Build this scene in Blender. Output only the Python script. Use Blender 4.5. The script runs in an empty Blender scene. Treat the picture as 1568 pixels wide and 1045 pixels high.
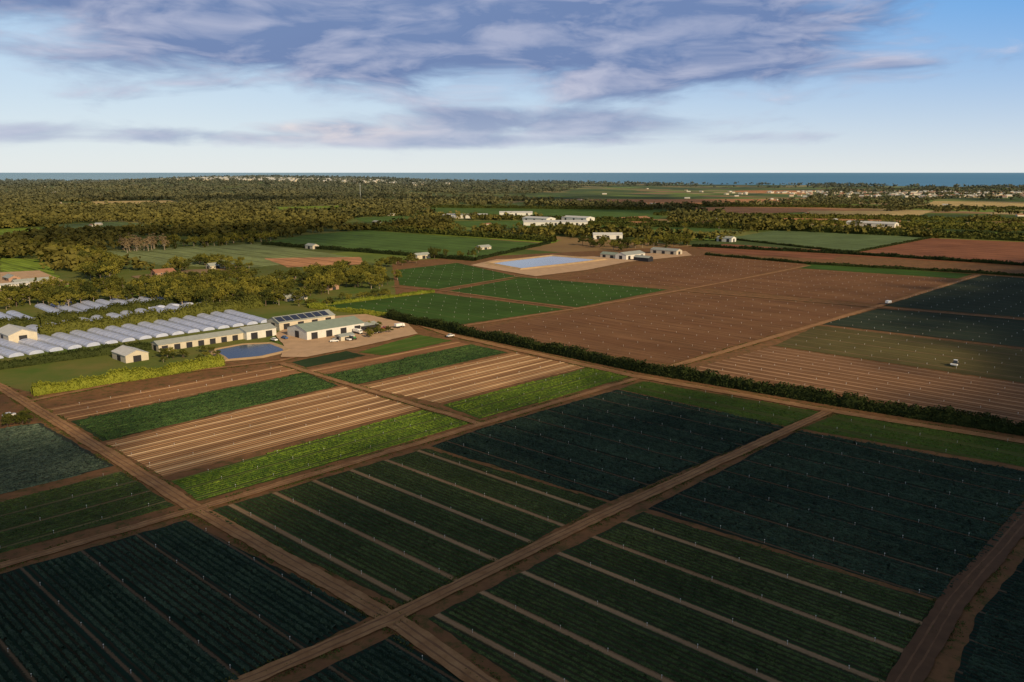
import bpy, math, random
import numpy as np
from mathutils import Vector, noise as mn
random.seed(7); rng=np.random.default_rng(7)
scene=bpy.context.scene
H=90.0; F=1265.0; HOR=264.0
PIT=math.atan((522.5-HOR)/F); sp,cp=math.sin(PIT),math.cos(PIT)
def gp(u,v,z=0.0):
    """image pixel -> ground metres, projected through the camera"""
    dx=(u-784)/F; dy=(522.5-v)/F
    t=(H-z)/(sp-dy*cp)
    return (t*dx, t*(cp+dy*sp))
def G(l): return [gp(*p) for p in l]
def unit(a,b):
    d=np.array(b)-np.array(a); return d/np.linalg.norm(d)
A=unit(gp(300,775),gp(730,648)); B=unit(gp(300,775),gp(600,945))
TA=math.atan2(A[1],A[0]); TB=math.atan2(B[1],B[0])

# ---------------- mesh helpers
def link(o): scene.collection.objects.link(o); return o
def mesh_np(name,V,Fc,mats=(),midx=None,smooth=False):
    V=np.asarray(V,dtype=np.float32); Fc=np.asarray(Fc,dtype=np.int32)
    me=bpy.data.meshes.new(name); n,k=Fc.shape
    me.vertices.add(len(V)); me.vertices.foreach_set('co',V.ravel())
    me.loops.add(n*k); me.loops.foreach_set('vertex_index',Fc.ravel())
    me.polygons.add(n); me.polygons.foreach_set('loop_start',np.arange(0,n*k,k,dtype=np.int32))
    try: me.polygons.foreach_set('loop_total',np.full(n,k,dtype=np.int32))
    except Exception: pass
    for m in mats: me.materials.append(m)
    if midx is not None: me.polygons.foreach_set('material_index',np.asarray(midx,dtype=np.int32))
    if smooth: me.polygons.foreach_set('use_smooth',np.ones(n,dtype=bool))
    me.update(calc_edges=True); me.validate()
    return me
def obj_np(name,V,Fc,mats=(),midx=None,smooth=False):
    return link(bpy.data.objects.new(name,mesh_np(name,V,Fc,mats,midx,smooth)))
def obj_py(name,V,Fc,mats=(),midx=None,parent=None):
    me=bpy.data.meshes.new(name); me.from_pydata([tuple(map(float,v)) for v in V],[],Fc)
    for m in mats: me.materials.append(m)
    if midx is not None:
        for p,i in zip(me.polygons,midx): p.material_index=i
    me.update(); o=link(bpy.data.objects.new(name,me))
    if parent: o.parent=parent
    return o

# ---------------- node helpers
class N:
    def __init__(s,nt): s.nt=nt
    def new(s,t,**k):
        n=s.nt.nodes.new(t)
        for a,b in k.items(): setattr(n,a,b)
        return n
    def set(s,sock,v):
        if isinstance(v,bpy.types.NodeSocket): s.nt.links.new(v,sock)
        elif isinstance(v,(tuple,list)):
            v=tuple(v)
            if len(v)==3 and sock.type=='RGBA': v=v+(1,)
            sock.default_value=v
        else: sock.default_value=v
    def m(s,op,a,b=None,c=None,clamp=False):
        n=s.new('ShaderNodeMath',operation=op); n.use_clamp=clamp
        s.set(n.inputs[0],a)
        if b is not None: s.set(n.inputs[1],b)
        if c is not None: s.set(n.inputs[2],c)
        return n.outputs[0]
    def mr(s,v,a,b,c=0.0,d=1.0,smooth=False):
        n=s.new('ShaderNodeMapRange'); n.clamp=True
        if smooth: n.interpolation_type='SMOOTHSTEP'
        for i,x in enumerate((v,a,b,c,d)): s.set(n.inputs[i],x)
        return n.outputs[0]
    def mix(s,f,a,b,mode='MIX'):
        n=s.new('ShaderNodeMix',data_type='RGBA',blend_type=mode)
        s.set(n.inputs[0],f); s.set(n.inputs[6],a); s.set(n.inputs[7],b); return n.outputs[2]
    def noise(s,vec,scale,detail=3.0,rough=.55,col=False):
        n=s.new('ShaderNodeTexNoise')
        s.set(n.inputs['Vector'],vec); s.set(n.inputs['Scale'],scale); s.set(n.inputs['Detail'],detail); s.set(n.inputs['Roughness'],rough)
        return n.outputs['Color' if col else 'Fac']
    def comb(s,x,y,z=0.0):
        n=s.new('ShaderNodeCombineXYZ'); s.set(n.inputs[0],x); s.set(n.inputs[1],y); s.set(n.inputs[2],z); return n.outputs[0]
    def pos(s):
        g=s.new('ShaderNodeNewGeometry'); p=s.new('ShaderNodeSeparateXYZ'); s.nt.links.new(g.outputs['Position'],p.inputs[0])
        return g.outputs['Position'],p.outputs[0],p.outputs[1],p.outputs[2]
def newmat(name,rough=.9,spec=.15):
    m=bpy.data.materials.new(name); m.use_nodes=True; nt=m.node_tree
    b=nt.nodes['Principled BSDF']; b.inputs['Roughness'].default_value=rough; b.inputs['Specular IOR Level'].default_value=spec
    return m,N(nt),b
def sc(c,f): return tuple(x*f for x in c)
def plain(name,col,rough=.7,var=.25,scale=.6,spec=.2,metal=0):
    m,n,b=newmat(name,rough,spec); P,x,y,z=n.pos()
    f=n.noise(P,scale,4)
    n.set(b.inputs['Base Color'],n.mix(f,sc(col,1-var),sc(col,1+var))); b.inputs['Metallic'].default_value=metal
    return m
def leafmat(name,c1,c2,scale=.25,fine=3.0):
    m,n,b=newmat(name,.75,.12); P,x,y,z=n.pos()
    oi=n.new('ShaderNodeObjectInfo').outputs['Random']
    f=n.m('ADD',n.noise(P,scale,3),n.m('MULTIPLY',n.m('SUBTRACT',n.noise(P,fine,2),.5),.9))
    f=n.m('ADD',f,n.m('MULTIPLY',n.m('SUBTRACT',oi,.5),.5),clamp=True)
    n.set(b.inputs['Base Color'],n.mix(f,c1,c2)); return m
def across(n,x,y,th):
    return n.m('ADD',n.m('MULTIPLY',x,-math.sin(th)),n.m('MULTIPLY',y,math.cos(th)))
def rowleaf(name,c1,c2,th,fine=2.2):
    """crop leaves: streaks along the beds, sown-block variation, fine leaf mottling"""
    m,n,b=newmat(name,.8,.1); P,x,y,z=n.pos()
    w=across(n,x,y,th); l=across(n,x,y,th+math.pi/2)
    st=n.noise(n.comb(n.m('MULTIPLY',w,.9),n.m('MULTIPLY',l,.025)),1.0,3,.6)
    bk=n.noise(P,.022,4,.65); fi=n.noise(P,fine,3,.7); mid=n.noise(P,.35,2,.6)
    f=n.m('ADD',n.m('MULTIPLY',st,.9),n.m('MULTIPLY',bk,1.0)); f=n.m('ADD',f,n.m('MULTIPLY',fi,1.7)); f=n.m('ADD',f,n.m('MULTIPLY',mid,.7))
    f=n.m('POWER',n.mr(f,1.65,2.85),1.5)
    n.set(b.inputs['Base Color'],n.mix(f,c1,c2)); return m
def fieldmat(name,crop,soil,th,period=1.6,duty=.6,tram=0,tramw=1.0,tramcol=None,patch=.35,tone=None,tonep=0,fine=1.6,stw=.4):
    m,n,b=newmat(name,.95,.05); P,x,y,z=n.pos()
    w=across(n,x,y,th); l=across(n,x,y,th+math.pi/2)
    wl=n.comb(n.m('MULTIPLY',w,1.0),n.m('MULTIPLY',l,.04))
    ww=n.m('ADD',w,n.m('MULTIPLY',n.noise(P,.05,1),.5))
    s=n.m('MULTIPLY_ADD',n.m('SINE',n.m('MULTIPLY',ww,2*math.pi/period)),.5,.5)
    nz=n.noise(P,fine,3,.7)
    mask=n.mr(n.m('ADD',s,n.m('MULTIPLY',n.m('SUBTRACT',nz,.5),1.3)),1-duty-.2,1-duty+.2)
    big=n.noise(P,.018,5,.7); st=n.noise(wl,.45,3,.65)
    v=n.m('ADD',n.m('MULTIPLY',big,1-stw),n.m('MULTIPLY',st,stw))
    v=n.mr(v,.34,.66,1-patch,1+patch)
    c=n.mix(mask,soil,crop)
    if tonep:
        q=n.m('MULTIPLY_ADD',n.m('SINE',n.m('MULTIPLY',n.m('ADD',w,n.m('MULTIPLY',st,2.0)),2*math.pi/tonep)),.5,.5)
        c=n.mix(n.mr(q,.35,.65,0,.85),c,tone)
    if tram:
        d=n.m('PINGPONG',w,tram/2)
        k=n.mr(n.m('ADD',d,n.m('MULTIPLY',n.m('SUBTRACT',nz,.5),.9)),tramw*.35,tramw*.75,1,0)
        c=n.mix(n.m('MULTIPLY',k,.9),c,tramcol)
    cc=n.new('ShaderNodeVectorMath',operation='SCALE'); n.set(cc.inputs[0],c); n.set(cc.inputs['Scale'],v)
    n.set(b.inputs['Base Color'],cc.outputs[0])
    bp=n.new('ShaderNodeBump'); bp.inputs['Strength'].default_value=.7; bp.inputs['Distance'].default_value=.3
    n.set(bp.inputs['Height'],s); n.set(b.inputs['Normal'],bp.outputs[0])
    return m

# ---------------- sheets
def densify(poly,step,jit):
    out=[]; k=len(poly)
    for i in range(k):
        a=np.array(poly[i]);b=np.array(poly[(i+1)%k]);L=np.linalg.norm(b-a); n=int(min(160,max(1,L/step)))
        d=(b-a)/max(L,1e-6); nn=np.array([-d[1],d[0]])
        for j in range(n):
            p=a+(b-a)*j/n
            if j: p=p+nn*random.uniform(-jit,jit)
            out.append(tuple(p))
    return out
ZL=[0.03]
def sheet(name,poly,mat,z=None,jit=.35,step=2.5):
    if z is None: ZL[0]+=.004; z=ZL[0]
    pts=densify(poly,step,jit)
    return obj_py(name,[(p[0],p[1],z) for p in pts],[list(range(len(pts)))],[mat])
def clip(poly,w,th):
    dx,dy=math.cos(th),math.sin(th); nx,ny=-dy,dx; ts=[]
    k=len(poly)
    for i in range(k):
        a=poly[i];b=poly[(i+1)%k]
        wa=a[0]*nx+a[1]*ny-w; wb=b[0]*nx+b[1]*ny-w
        if (wa<0)!=(wb<0):
            t=wa/(wa-wb); px=a[0]+(b[0]-a[0])*t; py=a[1]+(b[1]-a[1])*t
            ts.append(px*dx+py*dy)
    ts.sort(); return list(zip(ts[::2],ts[1::2]))
def wrange(poly,th):
    ws=[-math.sin(th)*p[0]+math.cos(th)*p[1] for p in poly]; return min(ws),max(ws)
def leaf_quads(C,size):
    n=len(C); a=rng.normal(size=(n,3)); a/=np.linalg.norm(a,axis=1)[:,None]
    b=rng.normal(size=(n,3)); b-= (a*b).sum(1)[:,None]*a; b/=np.linalg.norm(b,axis=1)[:,None]
    s=(np.asarray(size)*rng.uniform(.6,1.3,n))[:,None]
    V=np.stack([C-a*s-b*s*.7,C+a*s-b*s*.7,C+a*s*.8+b*s*.7,C-a*s*.8+b*s*.7],1).reshape(-1,3)
    Fq=np.arange(n*4).reshape(-1,4); return V,Fq
def rows(name,poly,th,period,wd,ht,mat,tram=0,tramw=1.2,seg=.6,gap=.012):
    lo,hi=wrange(poly,th); d=np.array([math.cos(th),math.sin(th)]); nn=np.array([-d[1],d[0]])
    VV=[];FF=[];base=0; C=[]
    for i in range(int(lo/period)+ (1 if lo>0 else 0),int(hi/period)+1):
        w=i*period; rh=random.uniform(.8,1.15); rw=random.uniform(.88,1.1)
        if tram:
            q=abs(w-round(w/tram)*tram)
            if q<tramw: continue
        for t0,t1 in clip(poly,w,th):
            t0+=1+random.uniform(0,.8);t1-=1+random.uniform(0,.8)
            if t1-t0<3: continue
            n=int((t1-t0)/seg)+1; t=np.linspace(t0,t1,n); hh=ht*rh*rng.uniform(.3,1.5,n)
            ww=wd*rw*rng.uniform(.5,1.15,n)
            P=np.zeros((n,4,3))
            for c,(o,z) in enumerate(((-.5,0),(-.25,1),(.25,1),(.5,0))):
                xy=t[:,None]*d+(w+o*ww+rng.uniform(-.07,.07,n))[:,None]*nn
                P[:,c,:2]=xy; P[:,c,2]=.02 if z==0 else hh*rng.uniform(.7,1.15,n)
            idx=np.arange(n-1)[:,None]*4+base
            f=np.concatenate([idx+np.array([[c,c+4,c+5,c+1]]) for c in range(3)],axis=0)
            if gap:
                keep=rng.random(n-1)>gap; f=f[np.tile(keep,3)]
            VV.append(P.reshape(-1,3)); FF.append(f); base+=n*4
            m=int((t1-t0)*2.8); tt=rng.uniform(t0,t1,m); oo=w+rng.normal(size=m)*wd*.24
            C.append(np.concatenate([tt[:,None]*d+oo[:,None]*nn,(ht*rng.uniform(.6,1.35,m))[:,None]],1))
    if C:
        V,Fq=leaf_quads(np.concatenate(C),.18); VV.append(V); FF.append(Fq+base)
    if VV: return obj_np(name,np.concatenate(VV),np.concatenate(FF),[mat])
SPR=[]
def sprinklers(poly,th,tram,step,off=0.0):
    lo,hi=wrange(poly,th)
    for i in range(int(lo/tram)-1,int(hi/tram)+2):
        w=i*tram
        for t0,t1 in clip(poly,w,th):
            t=math.ceil((t0+1)/step)*step
            while t<t1-1:
                SPR.append((t*math.cos(th)-w*math.sin(th)+random.uniform(-.25,.25),t*math.sin(th)+w*math.cos(th)+random.uniform(-.25,.25))); t+=step

# ---------------- palette (linear)
SOIL=(.30,.155,.072); SOILD=(.16,.085,.045); TAN=(.50,.30,.15); PALE=(.62,.42,.23)
track,tn,tb=newmat('dirt_track',.95,.05)
P,x,y,z=tn.pos(); f=tn.noise(P,.22,5,.7); f2=tn.noise(P,1.8,3,.7)
c=tn.mix(tn.mr(f,.3,.7),sc(SOIL,.85),sc(TAN,.9)); c=tn.mix(tn.m('MULTIPLY',f2,.4),c,sc(SOILD,.9)); tn.set(tb.inputs['Base Color'],c)

# ---------------- ground with hills
def sm(x,a,b):
    t=np.clip((x-a)/(b-a),0,1); return t*t*(3-2*t)
def hgt(x,y):
    x=np.asarray(x,float);y=np.asarray(y,float)
    prof=np.interp(x,[-9000,-3900,-3300,-2700,-2300,-1850,-1400,-950,-600,200,1500,3000],[18,16,14,18,32,50,47,42,24,10,4,0])
    h=prof*sm(y,2600,5400)
    h=h+ (np.sin(x*.0031+1)+np.sin(x*.0012+y*.001))*2.2*sm(y,3000,4500)
    coast=np.interp(x,[-9000,-2000,0,1500,3000,9000],[7200,7300,7000,6300,5300,4800])
    return h*(1-sm(y,coast-500,coast))-25*sm(y,coast-150,coast+300)
ys=np.concatenate([np.linspace(-12000,-500,12),np.linspace(0,2400,9),np.linspace(2600,8200,90)])
xs=np.linspace(-14000,14000,260)
X,Y=np.meshgrid(xs,ys); Z=hgt(X,Y); Z[Y<2500]=0
V=np.stack([X.ravel(),Y.ravel(),Z.ravel()],1); nx=len(xs);ny=len(ys)
i,j=np.meshgrid(np.arange(nx-1),np.arange(ny-1)); b0=(j*nx+i).ravel()
Fq=np.stack([b0,b0+1,b0+1+nx,b0+nx],1)
gm,n,b=newmat('countryside',.95,.05); P,x,y,z=n.pos()
wa=across(n,x,y,TA); wb=across(n,x,y,TB)
vo=n.new('ShaderNodeTexVoronoi'); vo.distance='CHEBYCHEV'; n.set(vo.inputs['Vector'],n.comb(n.m('MULTIPLY',wa,.0042),n.m('MULTIPLY',wb,.0078))); vo.inputs['Scale'].default_value=1.0
sepc=n.new('ShaderNodeSeparateColor'); n.set(sepc.inputs[0],vo.outputs['Color'])
cr=n.new('ShaderNodeValToRGB'); cr.color_ramp.interpolation='CONSTANT'; n.set(cr.inputs[0],sepc.outputs[0])
pal=[(0,(.045,.07,.022)),(.16,(.09,.13,.03)),(.32,(.20,.21,.06)),(.46,(.06,.11,.028)),(.58,(.30,.18,.09)),(.68,(.15,.22,.04)),(.82,(.40,.30,.15)),(.93,(.05,.08,.03))]
e=cr.color_ramp.elements; e[0].position=0; e[0].color=(*pal[0][1],1); e[1].position=pal[1][0]; e[1].color=(*pal[1][1],1)
for p,cc in pal[2:]:
    q=e.new(p); q.color=(*cc,1)
scrub=n.mix(n.mr(n.noise(P,.012,7,.75),.35,.65),(.030,.048,.015),(.17,.18,.05))
leftf=n.mr(n.m('ADD',x,n.m('MULTIPLY',n.noise(P,.0015,3),1600)),300,1200,.75,.15)
far=n.mix(leftf,cr.outputs[0],scrub)
far=n.mix(n.mr(y,1500,8000,0,.35),far,(.13,.19,.25))  # bluish air haze painted into the far ground by distance
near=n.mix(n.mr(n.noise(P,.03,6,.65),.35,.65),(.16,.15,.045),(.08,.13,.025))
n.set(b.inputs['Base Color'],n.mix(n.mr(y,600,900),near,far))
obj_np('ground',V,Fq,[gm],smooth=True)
seaM,n,b=newmat('sea_water',.5,.15); P,x,y,z=n.pos()
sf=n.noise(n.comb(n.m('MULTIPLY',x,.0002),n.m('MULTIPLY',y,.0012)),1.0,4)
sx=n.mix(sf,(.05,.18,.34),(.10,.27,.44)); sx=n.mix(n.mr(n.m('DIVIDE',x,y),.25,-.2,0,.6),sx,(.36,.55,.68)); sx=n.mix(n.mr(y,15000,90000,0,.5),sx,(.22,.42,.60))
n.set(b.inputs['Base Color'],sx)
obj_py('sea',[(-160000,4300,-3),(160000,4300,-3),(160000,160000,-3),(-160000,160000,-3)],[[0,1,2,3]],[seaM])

# soil base under the whole market garden
soilM,n,b=newmat('farm_soil',.95,.05); P,x,y,z=n.pos()
f=n.mr(n.noise(P,.12,6,.7),.35,.65); g=n.mr(n.noise(P,.3,5,.75),.50,.62); d2=n.noise(P,1.5,3,.7)
c=n.mix(f,sc(SOILD,1.0),sc(SOIL,.85)); c=n.mix(n.m('MULTIPLY',g,.75),c,(.06,.075,.022)); c=n.mix(n.m('MULTIPLY',d2,.35),c,sc(SOILD,.7)); n.set(b.inputs['Base Color'],c)
sheet('farm_soil',G([(-900,760),(-60,575),(45,600),(430,540),(610,485),(600,400),(1080,376),(1800,400),(2600,640),(2600,1500),(-900,1500)]),soilM,z=.02)

# ---------------- roads / tracks
def strip(name,pts,width,mat=track,z=None,jit=.5):
    pts=[np.array(p) for p in pts]; L=[];R=[]
    dense=[]
    for a,b in zip(pts[:-1],pts[1:]):
        k=max(1,int(min(np.linalg.norm(b-a)/2.2,160)))
        for q in range(k): dense.append(a+(b-a)*q/k)
    dense.append(pts[-1]); ph=random.random()*50
    for q,p in enumerate(dense):
        d=unit(dense[max(0,q-1)],dense[min(len(dense)-1,q+1)]); nn=np.array([-d[1],d[0]])
        wv=mn.noise(Vector((q*.13+ph,.3,0)))*jit*1.2
        L.append(p+nn*(width/2+wv+random.uniform(-jit,jit)*.4)); R.append(p-nn*(width/2-wv*.6+random.uniform(-jit,jit)*.4))
    if z is None: ZL[0]+=.004; z=ZL[0]
    V=[(p[0],p[1],z) for p in L]+[(p[0],p[1],z) for p in R]; n=len(L)
    return obj_py(name,V,[[i,i+n,i+n+1,i+1] for i in range(n-1)],[mat])
weedC=[]
def weeds(pts,width):
    for a,b in zip(pts[:-1],pts[1:]):
        a=np.array(a);b=np.array(b);L=np.linalg.norm(b-a);d=(b-a)/L;nn=np.array([-d[1],d[0]])
        m=int(L*26); t=rng.uniform(0,L,m); sd=np.where(rng.random(m)<.5,-1,1); o=sd*(width/2+.1+np.abs(rng.normal(size=m))*.8)
        c=np.where(rng.random(m)<.10,1,0); o=np.where(c==1,rng.normal(size=m)*.25,o)
        P=a+t[:,None]*d+o[:,None]*nn
        for p in P:
            r=math.hypot(p[0],p[1])
            if r<480 and mn.noise(Vector((p[0]*.11,p[1]*.11,2)))+.4*mn.noise(Vector((p[0]*.5,p[1]*.5,4)))>.06: weedC.append((p[0],p[1],random.uniform(.05,.3)))
rutM=plain('wheel_rut_soil',sc(SOILD,1.15),.95,.4,.5)
darkTrack=plain('shade_tinted_track',sc(SOILD,.75),.95,.4,.3)  # deeper corner shade put into the soil colour
def road(pts,width,mat=None):
    pts=G(pts); o=strip('dirt_road',pts,width,mat or track); weeds(pts,width)
    for s in (-.85,.85):
        P2=[]
        for q,p in enumerate(pts):
            d=unit(pts[max(0,q-1)],pts[min(len(pts)-1,q+1)]); P2.append((p[0]-d[1]*s,p[1]+d[0]*s))
        r=strip('wheel_rut',P2,.4,rutM,jit=.3); r.parent=o
    return o

# ---------------- fields
leafTeal=rowleaf('brassica_leaf',(.006,.018,.015),(.085,.14,.085),TB,3.2)
leafGrn=rowleaf('lettuce_leaf',(.016,.036,.012),(.13,.18,.06),TB,3)
leafGrnA=rowleaf('lettuce_leaf_a',(.016,.038,.012),(.14,.20,.05),TA,3)
leafBr=rowleaf('bright_leaf',(.025,.075,.010),(.30,.40,.04),TA,3)
leafDk=rowleaf('dark_leaf',(.008,.028,.010),(.10,.17,.045),TA,3)
leafVg=rowleaf('verge_leaf',(.035,.075,.014),(.12,.18,.03),TB)
TR=(.34,.22,.125)
mTeal=fieldmat('teal_crop',(.012,.030,.022),(.030,.028,.020),TB,1.5,.75,13,.6,(.12,.085,.055))
mMid=fieldmat('mid_green_crop',(.035,.062,.022),(.05,.045,.025),TB,1.5,.7,13,1.3,TR)
mMid2=fieldmat('green_crop_pale_lanes',(.03,.055,.022),(.045,.04,.025),TB,1.5,.7,13,1.3,sc(TR,1.1))
mDkG=fieldmat('dark_green_crop_a',(.022,.06,.022),(.06,.05,.028),TA,1.6,.75)
mBrt=fieldmat('bright_green_crop',(.07,.15,.02),(.08,.08,.03),TA,1.5,.75,9,.9,(.12,.15,.035))
mBrown=fieldmat('brown_beds',SOIL,sc(SOILD,1.3),TA,1.8,.55,9,1.3,TAN,stw=.7)
mTan=fieldmat('tan_beds',(.42,.25,.125),sc(SOIL,1.0),TA,1.8,.5,7,1.5,PALE,tone=(.27,.145,.07),tonep=21,stw=.7)
mVerge=fieldmat('verge_green',(.06,.10,.022),(.09,.075,.03),TB,2.2,.7,patch=.45)
def field(name,outl,mat,row=None,spr=None):
    poly=G(outl); o=sheet(name,poly,mat)
    if row:
        th,per,wd,ht,lm,tram,tw=row
        r=rows('crop_rows',poly,th,per,wd,ht,lm,tram,tw)
        if r: r.parent=o
    if spr: sprinklers(poly,*spr)
    return o
SB=(TB,13,12); SA=(TA,9,12)
field('vegetable_field',[(312,785),(652,687),(930,770),(622,930)],mMid,(TB,1.5,1.05,.26,leafGrn,13,1.2),SB)
field('vegetable_field',[(660,684),(738,656),(945,597),(1205,655),(935,768)],mTeal,(TB,1.5,1.25,.4,leafTeal,13,.9),SB)
field('vegetable_field',[(947,596),(985,584),(1262,632),(1207,654)],mVerge,(TB,1.5,1.1,.22,leafVg,13,1.1),SB)
field('vegetable_field',[(655,948),(985,784),(1442,925),(1350,1075),(840,1075)],mMid2,(TB,1.5,1.05,.26,leafGrn,13,1.2),SB)
field('vegetable_field',[(992,780),(1222,660),(1600,728),(1600,770),(1448,922)],mTeal,(TB,1.5,1.25,.4,leafTeal,13,.9),SB)
field('vegetable_field',[(1226,657),(1282,634),(1640,690),(1640,728)],mVerge,(TB,1.5,1.1,.22,leafVg,13,1.1),SB)
field('vegetable_field',[(1612,803),(2000,640),(2600,700),(2400,1300),(1440,1110),(1492,948)],mTeal,(TB,1.5,1.25,.4,leafTeal,0,0))
field('vegetable_field',[(-160,925),(285,797),(566,944),(360,1052),(200,1130),(-200,1130)],mTeal,(TB,1.6,1.1,.45,leafTeal,13,.9),SB)
field('vegetable_field',[(602,972),(728,1052),(760,1120),(380,1120),(440,1052)],mTeal,(TB,1.6,1.1,.45,leafTeal,13,.9),SB)
field('vegetable_field',[(-260,838),(185,722),(268,775),(-160,890)],fieldmat('green_a',(.04,.075,.022),(.07,.06,.03),TA,1.5,.7,11,.9,(.15,.12,.06)),(TA,1.5,1.1,.25,leafGrnA,11,.9),(TA,11,12))
field('cabbage_field',[(-300,700),(62,648),(175,714),(-280,828)],fieldmat('cabbage',(.045,.065,.05),(.04,.035,.025),TA,1.2,.6),(TA,1.5,.9,.38,rowleaf('cabbage_leaf',(.02,.04,.03),(.17,.22,.15),TA,3),0,0))
field('bare_beds',[(62,628),(430,560),(466,570),(104,643)],mBrown,None,(TA,9,12))
field('leafy_beds',[(108,646),(468,571),(518,591),(158,676)],mDkG,(TA,1.6,1.1,.45,leafDk,0,0),None)
field('seeded_beds',[(162,679),(524,592),(644,626),(250,731)],mTan,None,(TA,14,14))
field('leafy_beds',[(262,737),(648,628),(722,648),(304,768)],mBrt,(TA,1.5,1.05,.3,leafBr,9,.8),SA)
field('grass_paddock',[(446,555),(530,538),(560,545),(468,563)],mDkG)
field('grass_paddock',[(548,540),(640,513),(692,522),(590,545)],mBrt)
field('bare_beds',[(465,568),(700,523),(718,528),(487,575)],mBrown)
field('leafy_beds',[(490,577),(722,528),(778,540),(545,590)],mDkG,(TA,1.6,1.1,.45,leafDk,0,0),None)
field('seeded_beds',[(552,592),(786,541),(898,562),(672,618)],mTan,None,(TA,14,14))
field('leafy_beds',[(678,621),(902,563),(968,577),(735,642)],mBrt,(TA,1.5,1.05,.3,leafBr,9,.8),SA)
# beyond the windbreak
mLush=fieldmat('lush_green',(.035,.095,.016),(.06,.075,.022),TB,1.8,.75,13,.8,(.07,.10,.03))
mBr2=fieldmat('brown_tilled',(.215,.115,.058),(.13,.068,.036),TB,2.2,.5,13,.9,(.17,.09,.045),patch=.42,stw=.7,tone=(.16,.082,.042),tonep=39)
mBr3=fieldmat('brown_tilled_lanes',(.24,.13,.068),(.14,.075,.04),TB,2.2,.5,6.5,1.1,(.38,.24,.14),patch=.4,stw=.7)
mOl=fieldmat('olive_crop',(.075,.085,.025),(.13,.085,.045),TB,2.0,.6,13,1.0,(.17,.12,.06))
mDk=fieldmat('dark_crop',(.022,.045,.028),(.05,.045,.03),TB,2.0,.7,13,1.0,(.07,.07,.045))
S2=(TB,13,13)
field('vegetable_field',[(470,472),(664,449),(866,474),(688,500),(602,486)],mLush,None,S2)
field('vegetable_field',[(682,447),(800,425),(1022,444),(884,471)],mLush,None,S2)
field('vegetable_field',[(606,414),(700,403),(798,425),(672,443),(612,437)],mLush,None,S2)
field('ploughed_field',[(706,508),(886,477),(1042,448),(1328,472),(1240,497),(1028,558)],mBr2,None,S2)
field('ploughed_field',[(868,426),(1080,390),(1238,404),(1064,441)],mBr2,None,S2)
field('ploughed_field',[(1074,441),(1218,413),(1462,428),(1345,467)],mBr2,None,S2)
field('vegetable_field',[(1222,411),(1240,404),(1490,420),(1466,427)],mLush,None)
field('ploughed_field',[(1058,566),(1182,531),(1640,600),(1640,665)],mBr3,None,(TB,13,13))
field('vegetable_field',[(1186,530),(1252,499),(1640,545),(1640,598)],mOl,None,S2)
field('vegetable_field',[(1258,497),(1345,473),(1700,500),(1700,548)],mDk,None,S2)
field('vegetable_field',[(1352,469),(1495,421),(1700,436),(1700,498)],mDk,None,S2)
def pf(name,crop,soil): return fieldmat(name,crop,soil,TB,6.0,.6,patch=.5,fine=.25,stw=.6,tram=26,tramw=2.5,tramcol=sc(soil,.6))
mF1=pf('far_green',(.08,.15,.035),(.07,.11,.03)); mF2=pf('far_pale_green',(.20,.24,.10),(.15,.18,.07))
mF3=pf('far_red_soil',(.24,.10,.055),(.17,.08,.045)); mF4=pf('far_straw',(.52,.40,.18),(.38,.28,.13))
mF5=pf('far_bright',(.19,.27,.035),(.14,.20,.03)); mF6=pf('far_grey_green',(.12,.17,.075),(.09,.13,.05)); mF7=pf('far_orange',(.48,.24,.12),(.36,.19,.10))
for o,mm in [([(402,372),(470,360),(560,353),(842,374),(795,384),(728,397)],mF1),([(560,352),(640,352),(860,368),(845,373)],mF5),
 ([(150,386),(330,376),(402,374),(545,395),(392,410),(255,408)],mF2),([(0,395),(60,398),(110,440),(60,450),(0,440)],mF5),([(405,396),(550,394),(560,405),(440,410)],mF7),
 ([(1108,366),(1188,353),(1425,364),(1308,386)],mF6),([(1292,392),(1310,386),(1425,365),(1640,374),(1640,412)],mF3),([(1066,380),(1112,374),(1302,388),(1272,398),(1100,388)],mF3),
 ([(820,304),(900,288),(1260,290),(1200,309),(1000,316)],mF7),([(1390,339),(1640,345),(1640,352),(1395,347)],mF4),([(1200,333),(1380,338),(1380,348),(1180,341)],mF7),
 ([(1410,353),(1640,360),(1640,368),(1420,361)],mF5),([(640,320),(700,315),(1020,322),(1010,336),(700,330)],mF1),([(900,336),(990,331),(1010,341),(930,347)],mF7),
 ([(60,346),(180,340),(260,346),(180,354)],mF6),([(-20,352),(60,349),(90,360),(-20,370)],mF5),
 ([(1040,319),(1200,315),(1320,322),(1120,329)],mF7),([(1010,345),(1110,346),(1100,356),(1000,352)],mF1),([(1240,323),(1430,324),(1400,332),(1220,331)],mF4),([(1430,308),(1600,310),(1600,319),(1410,317)],mF4),
 ([(690,339),(960,337),(975,351),(720,349)],mF1),([(1260,345),(1400,346),(1400,351),(1260,350)],mF4),([(420,318),(520,315),(545,321),(440,324)],mF5),([(140,309),(260,307),(280,313),(150,315)],mF4),([(540,334),(620,331),(650,338),(560,341)],mF1)]:
    sheet('paddock',G(o),mm,jit=2,step=12)
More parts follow.
